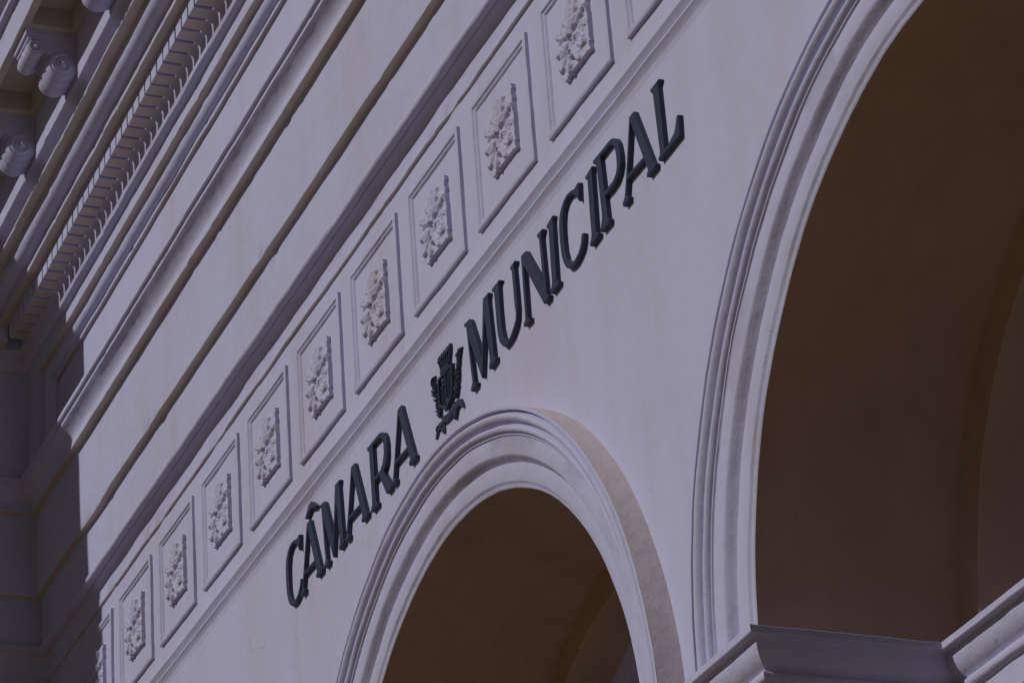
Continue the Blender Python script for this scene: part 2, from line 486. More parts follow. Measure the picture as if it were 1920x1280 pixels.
# ---- imposts wrapping the piers at the springing line
P_IMP = [(-0.12, 0.004), (0.0, 0.004), (0.220, 0.0), (0.220, -0.034), (0.176, -0.040), (0.176, -0.058), (0.172, -0.085), (0.160, -0.115), (0.140, -0.140),
         (0.124, -0.150), (0.118, -0.160), (0.128, -0.164), (0.137, -0.176), (0.136, -0.196), (0.122, -0.208), (0.104, -0.214),
         (0.104, -0.335), (0.070, -0.340), (0.068, -0.362), (0.058, -0.392), (0.036, -0.415), (0.028, -0.420), (0.028, -0.505), (0.0, -0.510), (-0.12, -0.512)]
RJ = RI - 0.085                              # the piers are a little wider than the arch above
def impost(xl, xr, left_open, right_open):
    path = []
    if left_open is not None: path += [(left_open, 0.93), (left_open + RJ, 0.93), (left_open + RJ, LW)]
    else: path += [(xl, LW)]
    if right_open is not None: path += [(right_open - RJ, LW), (right_open - RJ, 0.93), (right_open, 0.93)]
    else: path += [(xr, LW)]
    prof = soften(P_IMP, 0.003)
    # densify path, keep mitre normals at corners
    st = []
    for i, pt in enumerate(path):
        p = Vector(pt)
        ns = []
        if i > 0: d = (p - Vector(path[i - 1])).normalized(); ns.append(Vector((d.y, -d.x)))
        if i < len(path) - 1: d = (Vector(path[i + 1]) - p).normalized(); ns.append(Vector((d.y, -d.x)))
        if len(ns) == 2:
            m = ns[0] + ns[1]; m = m / m.length_squared * 2
        else: m = ns[0]
        st.append((p, m))
    fin = []
    for i in range(len(st) - 1):
        n = max(1, int((st[i + 1][0] - st[i][0]).length / 0.06))
        for k in range(n):
            t = k / n
            fin.append((st[i][0].lerp(st[i + 1][0], t), st[i][1].lerp(st[i + 1][1], t)))
    fin.append(st[-1])
    V, F = [], []; n = len(prof)
    for (p, m) in fin:
        for (o, z) in prof:
            d1, d2 = jit(p.x * 2 + p.y * 2.7, o * 2, z, 0.0035)
            q = p + m * (o + d1)
            V.append(W(q.x, q.y, CZ + z + d2))
    for i in range(len(fin) - 1):
        for j in range(n - 1):
            a, b = i * n + j, (i + 1) * n + j
            F.append((a, a + 1, b + 1, b))
    return fix_normals(mesh_obj('impost', V, F, M_TRIM, hall))
impost(XW, None, None, ARCH[0])
for cx in ARCH:
    for s in (-1, 1):
        V, F = [], []
        xa, xb = cx + s * (RI + 0.01), cx + s * RJ
        box(V, F, min(xa, xb), max(xa, xb), LW + 0.002, 1.0, ZG, CZ - 0.30)
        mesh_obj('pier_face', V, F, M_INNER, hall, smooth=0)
impost(None, None, ARCH[0], ARCH[1])
impost(None, None, ARCH[1], ARCH[2])
impost(None, X_B, ARCH[2], None)

# ---- rosette panels of the frieze
def panel_frame(cx, cz, hw, hh):
    ringp = [(0.000, 0.003), (-0.001, -0.020), (-0.010, -0.026), (-0.030, -0.024), (-0.038, -0.014), (-0.046, -0.0135), (-0.050, -0.010), (-0.058, 0.003)]
    V, F = [], []
    n = len(ringp); per = []
    m = 14
    corners = [(-1, -1), (1, -1), (1, 1), (-1, 1)]
    for c in range(4):
        a, b = corners[c], corners[(c + 1) % 4]
        for k in range(m):
            t = k / m; per.append((a[0] + (b[0] - a[0]) * t, a[1] + (b[1] - a[1]) * t))
    for (u, v) in per:
        for (o, y) in ringp:
            # offset o shrinks the rectangle
            x = cx + u * hw + (o if abs(u) == 1 else o * u) * (u if abs(u) == 1 else 1)
            z = cz + v * hh + (o if abs(v) == 1 else o * v) * (v if abs(v) == 1 else 1)
            d1, d2 = jit(x * 1.7, z, y, 0.0032)
            V.append(W(x + d1, y + (d2 * 0.5 if y < 0 else 0), z + d2))
    L = len(per)
    for i in range(L):
        for j in range(n - 1):
            a, b = i * n + j, ((i + 1) % L) * n + j
            F.append((a, b, b + 1, a + 1))
    o = mesh_obj('rosette_panel', V, F, M_TRIM, hall, smooth=40)
    return o

def rosette_mesh():
    rnd = random.Random(11)
    lobes = []     # (u, v, angle, length, width, height)
    def leaf(u, v, ang, ln, wd, ht): lobes.append((u, v, ang, ln, wd, ht))
    spec = [(0.000, 0.125, 88, 0.080, 0.030, .068), (0.060, 0.120, 58, 0.074, 0.026, .062), (-0.062, 0.116, 122, 0.074, 0.026, .060),
            (0.118, 0.060, 24, 0.074, 0.028, .066), (-0.120, 0.056, 156, 0.072, 0.028, .066), (0.128, -0.020, -8, 0.064, 0.025, .058),
            (-0.130, -0.026, 188, 0.064, 0.026, .060), (0.105, -0.100, -40, 0.074, 0.027, .064), (-0.104, -0.104, 222, 0.074, 0.027, .062),
            (0.044, -0.130, -68, 0.070, 0.026, .060), (-0.046, -0.134, 250, 0.070, 0.025, .064), (0.000, -0.080, -90, 0.060, 0.024, .070),
            (0.052, 0.036, 40, 0.058, 0.024, .078), (-0.054, 0.034, 140, 0.058, 0.024, .074), (0.054, -0.046, -34, 0.056, 0.023, .074), (-0.056, -0.048, 214, 0.056, 0.023, .078),
            (0.004, 0.056, 90, 0.050, 0.022, .080)]
    for (u, v, deg, ln, wd, ht) in spec:
        a = math.radians(deg + rnd.uniform(-9, 9)); leaf(u + rnd.uniform(-.008, .008), v + rnd.uniform(-.008, .008), a, ln, wd, ht)
        d = Vector((math.cos(a), math.sin(a))); pn = Vector((-d.y, d.x))
        for s in (-1, 1):                      # side serrations and a curled tip
            q = Vector((u, v)) + d * ln * 0.25 + pn * s * wd * 0.85
            leaf(q.x, q.y, a + s * 0.75, ln * 0.42, wd * 0.48, ht * rnd.uniform(0.74, 0.92))
        q = Vector((u, v)) + d * ln * 0.78
        leaf(q.x, q.y, a + rnd.uniform(-.6, .6), 0.024, 0.019, ht * rnd.uniform(0.92, 1.12))
    leaf(0.0, -0.006, 0.4, 0.030, 0.028, 0.090)
    holes = [(-0.030, 0.082, 0.017), (0.092, 0.094, 0.020), (0.018, -0.026, 0.015), (-0.086, 0.008, 0.016), (0.078, -0.070, 0.016), (-0.016, -0.112, 0.018), (0.150, 0.020, 0.013)]
    nu, nv = 76, 80
    U = [-0.26 + 0.52 * i / nu for i in range(nu + 1)]
    Vv = [-0.26 + 0.54 * i / nv for i in range(nv + 1)]
    H = {}
    for i, u in enumerate(U):
        for j, v in enumerate(Vv):
            best = -1.0
            wob = 0.010 * noise.noise(Vector((u * 18, v * 18, 3)))
            if abs(u) < 0.205 + wob * 0.6 and abs(v) < 0.205 + wob * 0.6 and u + v > -0.36 and v - u < 0.34: best = 0.030 + 0.004 * noise.noise(Vector((u * 26, v * 26, 5)))
            for (lu, lv, a, ln, wd, ht) in lobes:
                du, dv = u - lu, v - lv
                x = du * math.cos(a) + dv * math.sin(a); y = -du * math.sin(a) + dv * math.cos(a)
                q = (x / ln) ** 2 + (y / wd) ** 2
                if q < 1:
                    hh = ht * (0.50 + 0.50 * math.sqrt(1 - q)) * (1 - 0.20 * math.exp(-(y / (wd * 0.2)) ** 2)) + x * 0.14
                    best = max(best, hh)
            if best > 0:
                for (hu, hv, hr) in holes:
                    q = math.hypot(u - hu, v - hv)
                    if q < hr: best = min(best, 0.006 + 0.02 * q / hr)
                if best > 0.03: best = 0.03 + (best - 0.03) * 0.74
                best += 0.003 * noise.noise(Vector((u * 40, v * 40, 9)))
            H[i, j] = best
    vid, V, F = {}, [], []
    def gv(i, j):
        if (i, j) not in vid:
            vid[i, j] = len(V); V.append(Vector((U[i] * S * 0.92, -max(0.004, H[i, j]) * S * 0.92, Vv[j] * S * 0.96)))
        return vid[i, j]
    used = {}
    for i in range(nu):
        for j in range(nv):
            q = [(i, j), (i + 1, j), (i + 1, j + 1), (i, j + 1)]
            if sum(H[k] > 0 for k in q) >= 3:
                ids = [gv(*k) for k in q]; F.append(tuple(ids))
                for a in range(4):
                    e = (ids[a], ids[(a + 1) % 4]); used[e] = 1
    skirt = {}
    for (a, b) in list(used):
        if (b, a) not in used:
            for k in (a, b):
                if k not in skirt:
                    skirt[k] = len(V); c = V[k]; V.append(Vector((c.x, 0.004 * S, c.z)))
                    if -c.y < 0.016 * S: c.y = -0.020 * S
            F.append((b, a, skirt[a], skirt[b]))
    me = bpy.data.meshes.new('rosette'); me.from_pydata([tuple(v) for v in V], [], F)
    me.materials.append(M_RELIEF)
    me.polygons.foreach_set('use_smooth', [True] * len(me.polygons))
    me.set_sharp_from_angle(angle=math.radians(48)); me.update()
    return me
ROS = rosette_mesh()
for k in range(0, 16):
    f = panel_frame(k, 0.396, 0.400, 0.396)
    o = bpy.data.objects.new('rosette', ROS); COL.objects.link(o); o.parent = f
    o.location = W(k + 0.004, 0.0, 0.395)

# ---- dentils
def dentil_mesh():
    V, F = [], []
    box(V, F, -0.0585 * S, 0.0585 * S, -0.134 * S, 0.01 * S, 0.0, 0.138 * S, w=False)
    me = bpy.data.meshes.new('dentil'); me.from_pydata([tuple(v) for v in V], [], F); me.materials.append(M_TRIM)
    bm = bmesh.new(); bm.from_mesh(me)
    bmesh.ops.bevel(bm, geom=list(bm.edges), offset=0.0022, segments=1, affect='EDGES')
    me.materials.append(M_UNDER)
    bm.normal_update()
    for f in bm.faces:
        if f.normal.z < -0.9: f.material_index = 1  # warm light from below painted on the dentil's bottom face
    bm.to_mesh(me); bm.free()
    return me
DEN = dentil_mesh()
rnd = random.Random(5)
k = 0; x = 2.514 + 0.0615
xs = []
while x > -0.93: x -= 0.1465
x += 0.1465
while x < X_B - 0.1:
    xs.append(x); x += 0.1465
for x in xs:
    o = bpy.data.objects.new('dentil', DEN); COL.objects.link(o); o.parent = parts['cornice']
    o.location = W(x + rnd.uniform(-.002, .002), -0.331, 3.586 + rnd.uniform(-.0015, .0015))
    o.rotation_euler = (0, rnd.uniform(-.008, .008), rnd.uniform(-.006, .006))
y = -0.52
while y > -4.2:
    o = bpy.data.objects.new('dentil', DEN); COL.objects.link(o); o.parent = wing_parts['wing_cornice']
    o.location = W(XW + 0.331, y, 3.586); o.rotation_euler = (0, 0, math.pi / 2)
    y -= 0.1465

# ---- modillions (scrolled brackets) and coffered soffit
def modillion_mesh():
    V, F = [], []
    cont = []     # (q, z, centre or None)
    cs, rs = Vector((0.300, -0.142)), 0.068
    cb, rb = Vector((0.104, -0.258)), 0.112
    cont.append((0.0, -0.078, None)); cont.append((0.336, -0.078, None))
    for a in range(60, -161, -13):
        t = math.radians(a); cont.append((cs.x + rs * math.cos(t), cs.y + rs * math.sin(t), cs))
    cont.append((0.224, -0.166, None)); cont.append((0.210, -0.182, None))
    for a in range(36, -146, -13):
        t = math.radians(a); cont.append((cb.x + rb * math.cos(t), cb.y + rb * math.sin(t), cb))
    cont.append((0.0, -0.322, None))
    n = len(cont); ST = 27; wdt = 0.30
    for i in range(ST):
        t = i / (ST - 1)
        s = 0.80 + 0.20 * abs(math.sin(3 * math.pi * t)) ** 0.5 - 0.05 * abs(2 * t - 1)
        if i in (0, ST - 1): s = 0.90
        for (q, z, c) in cont:
            if c is not None: q, z = c.x + (q - c.x) * s, c.y + (z - c.y) * s
            V.append(Vector(((-0.5 + t) * wdt * S, -q * S, z * S)))
    for i in range(ST - 1):
        for j in range(n):
            a, b = i * n + j, i * n + (j + 1) % n
            F.append((a, b, b + n, a + n))
    poly = [V[j] for j in range(n)]
    for tri in tessellate_polygon([[Vector((p.y, p.z, 0)) for p in poly]]):
        F.append(tuple(tri)); F.append(tuple((ST - 1) * n + k for k in reversed(tri)))
    # abacus under the soffit
    box(V, F, -0.172 * S, 0.172 * S, -0.378 * S, 0.004 * S, -0.052 * S, 0.002 * S, w=False)
    box(V, F, -0.160 * S, 0.160 * S, -0.360 * S, 0.004 * S, -0.080 * S, -0.050 * S, w=False)
    # volutes on both cheeks
    for side in (-1, 1):
        for c, r0, turns in ((cb, 0.086, 1.65), (cs, 0.050, 1.5)):
            ns, ring = 40, 6
            k0 = len(V)
            for i in range(ns + 1):
                t = i / ns
                ang = math.radians(120) - side * 0 - t * turns * 2 * math.pi
                rr = r0 * (1 - t) ** 0.85 + 0.018 * t
                tr = 0.017 * (1 - 0.35 * t) * (r0 / 0.088) ** 0.5
                px, pz = c.x + rr * math.cos(ang), c.y + rr * math.sin(ang)
                for h in range(ring):
                    b = 2 * math.pi * h / ring
                    V.append(Vector((side * (0.15 + tr * 0.9 * math.sin(b)) * S, -(px + tr * math.cos(b) * math.cos(ang)) * S, (pz + tr * math.cos(b) * math.sin(ang)) * S)))
            for i in range(ns):
                for h in range(ring):
                    a, b2 = k0 + i * ring + h, k0 + i * ring + (h + 1) % ring
                    F.append((a, b2, b2 + ring, a + ring))
            k0 = len(V)                       # eye
            er = 0.026 * (r0 / 0.088) ** 0.5
            for i in range(5):
                ph = i / 4 * math.pi / 2
                for h in range(10):
                    b = 2 * math.pi * h / 10
                    V.append(Vector((side * (0.15 + er * math.sin(ph)) * S, -(c.x + er * math.cos(ph) * math.cos(b)) * S, (c.y + er * math.cos(ph) * math.sin(b)) * S)))
            for i in range(4):
                for h in range(10):
                    a, b2 = k0 + i * 10 + h, k0 + i * 10 + (h + 1) % 10
                    F.append((a, b2, b2 + 10, a + 10))
    me = bpy.data.meshes.new('modillion'); me.from_pydata([tuple(v) for v in V], [], F); me.materials.append(M_TRIM)
    bm = bmesh.new(); bm.from_mesh(me); bmesh.ops.recalc_face_normals(bm, faces=bm.faces); bm.to_mesh(me); bm.free()
    me.polygons.foreach_set('use_smooth', [True] * len(me.polygons)); me.set_sharp_from_angle(angle=math.radians(40)); me.update()
    return me
MOD = modillion_mesh()
MX = [2.175 + 1.17 * i for i in range(-1, 12)]
for x in MX:
    o = bpy.data.objects.new('modillion', MOD); COL.objects.link(o); o.parent = parts['cornice']
    o.location = W(x, -0.782, ZS)
MY = [-2.35 - 1.17 * i for i in range(4)]
for y in MY:
    o = bpy.data.objects.new('modillion', MOD); COL.objects.link(o); o.parent = wing_parts['wing_cornice']
    o.location = W(XW + 0.782, y, ZS); o.rotation_euler = (0, 0, math.pi / 2)

def soffit(name, parent, cs, a, b, wing):
    V, F = [], []
    def bx(s0, s1, y0, y1, z0, z1):
        if wing: box(V, F, XW - y1, XW - y0, min(s0, s1), max(s0, s1), z0, z1)
        else: box(V, F, min(s0, s1), max(s0, s1), y0, y1, z0, z1)
    bx(a, b, -0.832, -0.770, ZS, 4.66)
    bx(a, b, -1.160, -0.770, 4.560, 4.68)
    sg = 1 if b > a else -1
    for c in cs: bx(c - 0.225, c + 0.225, -1.1395, -0.832, ZS, 4.66)
    bx(a, cs[0] - sg * 0.75, -1.1395, -0.832, ZS, 4.66)
    bx(a, b, -1.155, -1.1392, ZS + 0.004, 4.66)
    return mesh_obj(name, V, F, M_UNDER, parent, smooth=0)
soffit('soffit', parts['corona'], MX, -0.60, X_B, False)
soffit('wing_soffit', wing_parts['wing_corona'], MY, -1.15, Y_WING, True)

# wing return front and roof so that the block is closed
V, F = [], []
box(V, F, -14.0, XW - LW - 0.01, Y_WING, Y_WING + 0.3, ZG, 4.4)
mesh_obj('wing_front_wall', V, F, M_WALL, hall, smooth=0)
V, F = [], []
box(V, F, -14.0, XW + 1.19, Y_WING, 4.0, 4.97, 5.10)
box(V, F, XW + 1.19, X_B, -1.1, 4.0, 4.97, 5.10)
mesh_obj('roof', V, F, M_WALL, hall, smooth=0)

# ------------------------------------------------------------------ lettering
GLYPH = {
 'L': ([(9.779,-0.783),(9.783,-0.798),(10.019,-0.792),(10.029,-0.685),(10.019,-0.681),(10.003,-0.695),(9.987,-0.731),(9.968,-0.750),(9.903,-0.771),(9.852,-0.772),(9.849,-0.414),(9.854,-0.404),(9.870,-0.390),(9.769,-0.391),(9.768,-0.406),(9.791,-0.428),(9.803,-0.756),(9.799,-0.774)], []),
 'A': ([(9.355,-0.810),(9.419,-0.810),(9.424,-0.791),(9.404,-0.773),(9.427,-0.702),(9.635,-0.704),(9.657,-0.770),(9.657,-0.782),(9.643,-0.787),(9.643,-0.808),(9.737,-0.807),(9.745,-0.789),(9.719,-0.768),(9.568,-0.394),(9.515,-0.397),(9.436,-0.634),(9.395,-0.745),(9.383,-0.774),(9.355,-0.792)], [[(9.434,-0.678),(9.621,-0.683),(9.526,-0.439),(9.518,-0.434)]]),
 'M': ([(7.321,-0.824),(7.388,-0.823),(7.398,-0.804),(7.368,-0.785),(7.340,-0.509),(7.482,-0.822),(7.574,-0.500),(7.602,-0.743),(7.602,-0.781),(7.585,-0.801),(7.588,-0.821),(7.671,-0.811),(7.678,-0.793),(7.655,-0.775),(7.629,-0.420),(7.634,-0.406),(7.644,-0.388),(7.568,-0.387),(7.499,-0.708),(7.381,-0.426),(7.365,-0.404),(7.286,-0.397),(7.284,-0.411),(7.314,-0.431),(7.339,-0.717),(7.349,-0.780),(7.324,-0.803)], []),
 'U': ([(7.696,-0.394),(7.697,-0.411),(7.722,-0.430),(7.725,-0.526),(7.727,-0.615),(7.732,-0.689),(7.749,-0.741),(7.779,-0.778),(7.807,-0.799),(7.849,-0.801),(7.908,-0.790),(7.965,-0.759),(7.994,-0.722),(8.008,-0.661),(8.008,-0.575),(8.002,-0.434),(8.002,-0.412),(8.024,-0.397),(7.959,-0.399),(7.954,-0.414),(7.973,-0.431),(7.976,-0.557),(7.977,-0.640),(7.985,-0.688),(7.977,-0.721),(7.955,-0.740),(7.906,-0.772),(7.867,-0.787),(7.842,-0.785),(7.817,-0.766),(7.800,-0.734),(7.784,-0.677),(7.778,-0.547),(7.782,-0.414),(7.786,-0.403),(7.809,-0.399)], []),
 'N': ([(8.075,-0.815),(8.074,-0.798),(8.100,-0.784),(8.100,-0.768),(8.104,-0.450),(8.107,-0.413),(8.167,-0.416),(8.357,-0.704),(8.349,-0.451),(8.342,-0.434),(8.326,-0.423),(8.330,-0.406),(8.400,-0.411),(8.380,-0.430),(8.374,-0.449),(8.385,-0.785),(8.412,-0.804),(8.402,-0.821),(8.344,-0.821),(8.130,-0.480),(8.125,-0.784),(8.153,-0.801),(8.150,-0.818)], []),
 'P': ([(9.083,-0.792),(9.084,-0.805),(9.186,-0.807),(9.192,-0.787),(9.171,-0.770),(9.166,-0.645),(9.232,-0.648),(9.301,-0.640),(9.345,-0.613),(9.373,-0.572),(9.377,-0.516),(9.366,-0.458),(9.341,-0.416),(9.306,-0.394),(9.273,-0.388),(9.069,-0.387),(9.065,-0.403),(9.093,-0.425),(9.101,-0.443),(9.115,-0.718),(9.109,-0.747)], [[(9.151,-0.413),(9.161,-0.616),(9.203,-0.619),(9.271,-0.618),(9.311,-0.599),(9.330,-0.568),(9.333,-0.512),(9.322,-0.456),(9.294,-0.423),(9.268,-0.412)]]),
 'R': ([(5.734,-0.813),(5.740,-0.828),(5.840,-0.827),(5.843,-0.810),(5.815,-0.792),(5.814,-0.668),(5.895,-0.663),(5.994,-0.825),(6.067,-0.824),(6.069,-0.805),(5.967,-0.674),(6.013,-0.638),(6.033,-0.589),(6.038,-0.521),(6.026,-0.475),(5.996,-0.437),(5.953,-0.417),(5.915,-0.411),(5.724,-0.412),(5.722,-0.426),(5.754,-0.450),(5.755,-0.471),(5.762,-0.749),(5.761,-0.789)], [[(5.811,-0.435),(5.813,-0.641),(5.875,-0.641),(5.921,-0.641),(5.963,-0.615),(5.988,-0.568),(5.990,-0.511),(5.969,-0.466),(5.949,-0.447),(5.919,-0.439)]]),
 'C': ([(8.876,-0.403),(8.865,-0.506),(8.851,-0.486),(8.839,-0.462),(8.795,-0.426),(8.749,-0.412),(8.706,-0.420),(8.670,-0.449),(8.651,-0.497),(8.644,-0.552),(8.643,-0.610),(8.647,-0.676),(8.664,-0.733),(8.698,-0.770),(8.729,-0.783),(8.767,-0.783),(8.810,-0.769),(8.846,-0.736),(8.864,-0.693),(8.886,-0.701),(8.875,-0.737),(8.851,-0.770),(8.812,-0.791),(8.762,-0.806),(8.717,-0.804),(8.683,-0.798),(8.650,-0.773),(8.626,-0.739),(8.607,-0.681),(8.600,-0.608),(8.601,-0.528),(8.615,-0.466),(8.641,-0.432),(8.679,-0.405),(8.723,-0.392),(8.771,-0.395),(8.822,-0.410),(8.846,-0.405),(8.863,-0.400)], []),
 'I': ([(8.434,-0.797),(8.440,-0.814),(8.538,-0.807),(8.543,-0.794),(8.515,-0.772),(8.527,-0.452),(8.528,-0.430),(8.539,-0.408),(8.453,-0.421),(8.453,-0.437),(8.474,-0.455),(8.466,-0.676),(8.465,-0.761),(8.456,-0.783)], []),
}

FRONT = 0.0
def letter_mesh(name, outer, holes, x0, z0):
    polys = [[(a - x0, b - z0) for (a, b) in outer]] + [[(a - x0, b - z0) for (a, b) in h] for h in holes]
    def area(P): return sum(P[i][0] * P[(i + 1) % len(P)][1] - P[(i + 1) % len(P)][0] * P[i][1] for i in range(len(P)))
    polys = [P if (area(P) > 0) == (i == 0) else P[::-1] for i, P in enumerate(polys)]
    # subdivide curved corners lightly (Chaikin on short edges keeps straight stems straight)
    flat = [p for P in polys for p in P]
    n = len(flat)
    D0, D1 = FRONT - LW - 0.009, 0.012
    c = 0.0028
    V = []
    # chamfer ring: inset front outline slightly
    def inset(P, d):
        out = []
        for i in range(len(P)):
            p0, p1, p2 = Vector(P[i - 1]), Vector(P[i]), Vector(P[(i + 1) % len(P)])
            e1, e2 = (p1 - p0).normalized(), (p2 - p1).normalized()
            n1, n2 = Vector((-e1.y, e1.x)), Vector((-e2.y, e2.x))
            m = n1 + n2
            if m.length < 0.3: m = n1
            else: m = m / max(0.55, m.length_squared / 2)
            out.append(p1 + m * d)
        return out
    ins = [q for P in polys for q in inset(P, c)]
    for q in ins: V.append(Vector((q.x, D0, q.y)))
    for q in flat: V.append(Vector((q[0], D0 + c, q[1])))
    for q in flat: V.append(Vector((q[0], D1, q[1])))
    F = [tuple(t) for t in tessellate_polygon([[Vector((a, b, 0)) for (a, b) in P] for P in polys])]
    k = 0
    for P in polys:
        m = len(P)
        for i in range(m):
            a, b = k + i, k + (i + 1) % m
            F.append((a, b, b + n, a + n)); F.append((a + n, b + n, b + 2 * n, a + 2 * n))
        k += m
    me = bpy.data.meshes.new(name)
    me.from_pydata([tuple(v * S) for v in V], [], F)
    me.materials.append(M_LETTER)
    bm = bmesh.new(); bm.from_mesh(me); bmesh.ops.recalc_face_normals(bm, faces=bm.faces); bm.to_mesh(me); bm.free()
    me.update()
    return me
def extent(k):
    o = GLYPH[k][0]
    return min(p[0] for p in o), min(p[1] for p in o)
LM = {}
def put(k, x, z, label, hat=False):
    if k not in LM:
        x0, z0 = extent(k); LM[k] = letter_mesh('letter_' + k.lower(), GLYPH[k][0], GLYPH[k][1], x0, z0)
    o = bpy.data.objects.new('letter_' + k.lower(), LM[k]); COL.objects.link(o)
    o.location = W(x, LW, z)
    tag(o, label, 'letter', 'slate grey letters of the town hall sign')
    return o
lead = 'dark slate grey metal letter '
put('C', 4.223, -0.823, lead + 'C, the first letter of the left word')
a1 = put('A', 4.482 - 0.001, -0.825, lead + 'A topped by a circumflex, in the left word')
put('M', 4.880, -0.826, lead + 'M in the middle of the left word')
put('A', 5.288, -0.819, lead + 'A between M and R in the left word')
put('R', extent('R')[0], extent('R')[1], lead + 'R, fifth letter of the left word')
put('A', 6.080, -0.823, lead + 'A ending the left word beside the crest')
put('M', extent('M')[0], extent('M')[1], lead + 'M starting the right word beside the crest')
put('U', extent('U')[0], extent('U')[1], lead + 'U between M and N')
put('N', extent('N')[0], extent('N')[1], lead + 'N between U and I')
put('I', extent('I')[0], extent('I')[1], lead + 'I between N and C')
put('C', extent('C')[0], extent('C')[1], lead + 'C between the two letters I')
put('I', 8.945, -0.813, lead + 'I between C and P')
put('P', extent('P')[0], extent('P')[1], lead + 'P between I and A')
put('A', extent('A')[0], extent('A')[1], lead + 'A between P and L')
put('L', extent('L')[0], extent('L')[1], lead + 'L, the last and nearest letter of the sign')
hatpoly = [(4.612, -0.368), (4.634, -0.378), (4.714, -0.348), (4.796, -0.378), (4.818, -0.368), (4.735, -0.305), (4.695, -0.305)]
hm = letter_mesh('circumflex', hatpoly, [], 4.481, -0.825)
h = bpy.data.objects.new('circumflex', hm); COL.objects.link(h)
h.parent = a1; h.location = (0, 0, 0)

# ------------------------------------------------------------------ municipal crest
crest = empty('crest', W(6.955, LW, -0.852))
tag(crest, 'dark slate grey metal coat of arms with mural crown between the two words', 'crest')
CX = 6.945
def cl(x, y, z): return Vector(((x - CX) * 0.82 * S, (y - LW) * 0.66 * S, (z + 0.86) * 0.94 * S))
def plate(V, F, pts, y0, y1, ch=0.003):
    P = [Vector(p) for p in pts]
    ar = sum(P[i].x * P[(i + 1) % len(P)].y - P[(i + 1) % len(P)].x * P[i].y for i in range(len(P)))
    if ar < 0: P.reverse()
    n = len(P); k = len(V)
    cen = sum(P, Vector((0, 0))) / n
    for q in P:
        d = (cen - q); d = d.normalized() * min(ch, d.length * 0.3)
        V.append(cl(q.x + d.x, y1, q.y + d.y))
    for q in P: V.append(cl(q.x, y1 + ch, q.y))
    for q in P: V.append(cl(q.x, y0, q.y))
    for t in tessellate_polygon([[Vector((q.x, q.y, 0)) for q in P]]): F.append(tuple(k + i for i in t))
    for i in range(n):
        a, b = k + i, k + (i + 1) % n
        F.append((a, b, b + n, a + n)); F.append((a + n, b + n, b + 2 * n, a + 2 * n))
def lump(V, F, x, z, ang, ln, wd, y0, h):
    k = len(V); nu, nv = 8, 4
    ca, sa = math.cos(ang), math.sin(ang)
    for i in range(nv + 1):
        ph = i / nv * math.pi / 2
        for j in range(nu):
            t = 2 * math.pi * j / nu
            u, v = math.cos(ph) * math.cos(t) * ln, math.cos(ph) * math.sin(t) * wd
            V.append(cl(x + u * ca - v * sa, y0 - h * math.sin(ph), z + u * sa + v * ca))
    for i in range(nv):
        for j in range(nu):
            a, b = k + i * nu + j, k + i * nu + (j + 1) % nu
            F.append((a, b, b + nu, a + nu))
def fin(name, V, F, smooth=35):
    return fix_normals(mesh_obj(name, V, F, M_LETTER, crest, smooth=smooth))
B0 = 0.045
# shield: rim, recessed field, pale and horizontal bars
V, F = [], []
def shp(s, dz=0): return [(CX + s * x, -0.615 + s * (z + 0.615) + dz) for (x, z) in
        [(-0.128, -0.505), (0.128, -0.505), (0.128, -0.64), (0.118, -0.685), (0.085, -0.715), (0.03, -0.732), (0.0, -0.748), (-0.03, -0.732), (-0.085, -0.715), (-0.118, -0.685), (-0.128, -0.64)]]
plate(V, F, shp(1.0), B0, 0.012, 0.002)
so = fin('shield', V, F, 25)
V, F = [], []
outr, inr = shp(1.0), shp(0.86)
k = len(outr)
for y in (0.011, -0.018):
    for P in (outr, inr):
        for q in P: V.append(cl(q[0], y, q[1]))
for i in range(k):
    j = (i + 1) % k
    F += [(i, j, j + 2 * k, i + 2 * k), (k + i, k + j, k + j + 2 * k, k + i + 2 * k), (2 * k + i, 2 * k + j, 3 * k + j, 3 * k + i)]
rim = fix_normals(mesh_obj('rim', V, F, M_LETTER, so, smooth=25))
for i in range(12):
    z = -0.532 - i * 0.0152
    hw = 0.104 if z > -0.66 else 0.104 - (-0.66 - z) * 1.1
    for s in (0, 1):
        if i < 5 and s == 0: continue
        V, F = [], []
        x0, x1 = (CX - hw, CX - 0.012) if s == 0 else (CX + 0.012, CX + hw)
        plate(V, F, [(x0, z), (x1, z), (x1, z + 0.0062), (x0, z + 0.0062)], 0.014, -0.008, 0.0008)
        mesh_obj('bar', V, F, M_LETTER, so, smooth=0)
V, F = [], []
plate(V, F, [(CX - 0.007, -0.735), (CX + 0.007, -0.735), (CX + 0.007, -0.52), (CX - 0.007, -0.52)], 0.014, -0.014, 0.001)
for (x, z, r_) in [(-0.06, -0.545, 0.028), (-0.045, -0.578, 0.022), (-0.075, -0.585, 0.02), (0.0, -0.70, 0.03)]: lump(V, F, CX + x, z, 0.6, r_, r_ * 0.7, 0.012, 0.03)
fix_normals(mesh_obj('pale_and_charges', V, F, M_LETTER, so, smooth=35))
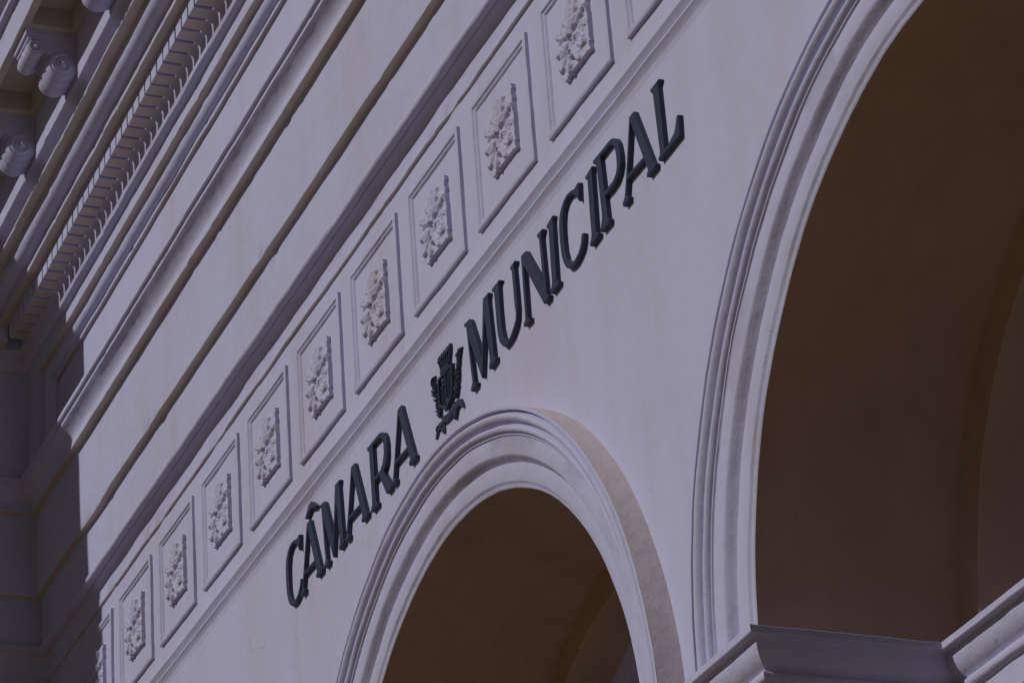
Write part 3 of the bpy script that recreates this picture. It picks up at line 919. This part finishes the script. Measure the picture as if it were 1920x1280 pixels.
# mural crown: flared wall with slots, string courses and five merlons
V, F = [], []
plate(V, F, [(CX - 0.070, -0.502), (CX + 0.070, -0.502), (CX + 0.074, -0.478), (CX - 0.074, -0.478)], B0, -0.020, 0.002)
plate(V, F, [(CX - 0.066, -0.480), (CX + 0.066, -0.480), (CX + 0.100, -0.405), (CX - 0.100, -0.405)], B0, 0.012, 0.002)
plate(V, F, [(CX - 0.104, -0.412), (CX + 0.104, -0.412), (CX + 0.108, -0.400), (CX - 0.108, -0.400)], B0, -0.020, 0.002)
plate(V, F, [(CX - 0.110, -0.392), (CX + 0.110, -0.392), (CX + 0.112, -0.384), (CX - 0.112, -0.384)], B0, -0.014, 0.002)
for t in (-1, -0.6, -0.2, 0.2, 0.6, 1.0):
    a, b = CX + t * 0.066, CX + t * 0.098
    plate(V, F, [(a - 0.006, -0.478), (a + 0.006, -0.478), (b + 0.008, -0.410), (b - 0.008, -0.410)], 0.02, -0.012, 0.001)
for t in (-1, -0.5, 0, 0.5, 1):
    a = CX + t * 0.096
    plate(V, F, [(a - 0.015, -0.400), (a + 0.015, -0.400), (a + 0.015, -0.368), (a - 0.015, -0.368)], B0, -0.010, 0.002)
fin('mural_crown', V, F, 25)
# leafy branches on both sides
rb = random.Random(3)
for s in (-1, 1):
    V, F = [], []
    st = [(CX + s * x, z) for (x, z) in [(0.136, -0.735), (0.152, -0.700), (0.178, -0.62), (0.205, -0.55), (0.238, -0.485), (0.250, -0.488), (0.222, -0.56), (0.196, -0.63), (0.170, -0.705), (0.155, -0.745)]]
    plate(V, F, st, B0, 0.010, 0.002)
    for i in range(9):
        t = i / 8
        x = CX + s * (0.150 + 0.092 * t); z = -0.735 + 0.245 * t
        for q in (-1, 1):
            ln = rb.uniform(0.026, 0.038)
            an = math.radians(90 - s * 18 + q * rb.uniform(34, 62))
            lump(V, F, x + math.cos(an) * ln * 0.7, z + math.sin(an) * ln * 0.7, an, ln, rb.uniform(0.008, 0.012), 0.030, 0.034 + rb.uniform(0, .026))
        lump(V, F, x + rb.uniform(-.006, .006), z, math.radians(70), 0.012, 0.010, 0.006, 0.022 + rb.uniform(0, .012))
    lump(V, F, CX + s * 0.250, -0.486, math.radians(90 - s * 30), 0.034, 0.015, 0.03, 0.05)
    fin('leaf_branch', V, F, 40)
# ribbon scroll
V, F = [], []
plate(V, F, [(CX - 0.120, -0.752), (CX - 0.06, -0.768), (CX, -0.775), (CX + 0.06, -0.768), (CX + 0.120, -0.752), (CX + 0.112, -0.800), (CX + 0.06, -0.816), (CX, -0.822), (CX - 0.06, -0.816), (CX - 0.112, -0.800)], B0, -0.008, 0.003)
for s in (-1, 1):
    plate(V, F, [(CX + s * x, z) for (x, z) in [(0.102, -0.800), (0.136, -0.772), (0.185, -0.764), (0.228, -0.780), (0.252, -0.818), (0.262, -0.840), (0.238, -0.836), (0.212, -0.812), (0.176, -0.806), (0.145, -0.822), (0.124, -0.858), (0.100, -0.862), (0.092, -0.830)]], B0, 0.000 - 0.006 * (s + 1), 0.003)
    lump(V, F, CX + s * 0.128, -0.800, 0.5 * s, 0.026, 0.018, 0.0, 0.022)
    lump(V, F, CX + s * 0.212, -0.788, -0.5 * s, 0.026, 0.011, 0.0, 0.014)
    lump(V, F, CX + s * 0.108, -0.838, 1.3, 0.022, 0.010, 0.0, 0.012)
for i in range(7): lump(V, F, CX - 0.081 + 0.027 * i, -0.793 - 0.008 * math.cos((i - 3) / 3 * 1.5), 0.4, 0.009, 0.008, -0.006, 0.008)
fin('ribbon', V, F, 35)
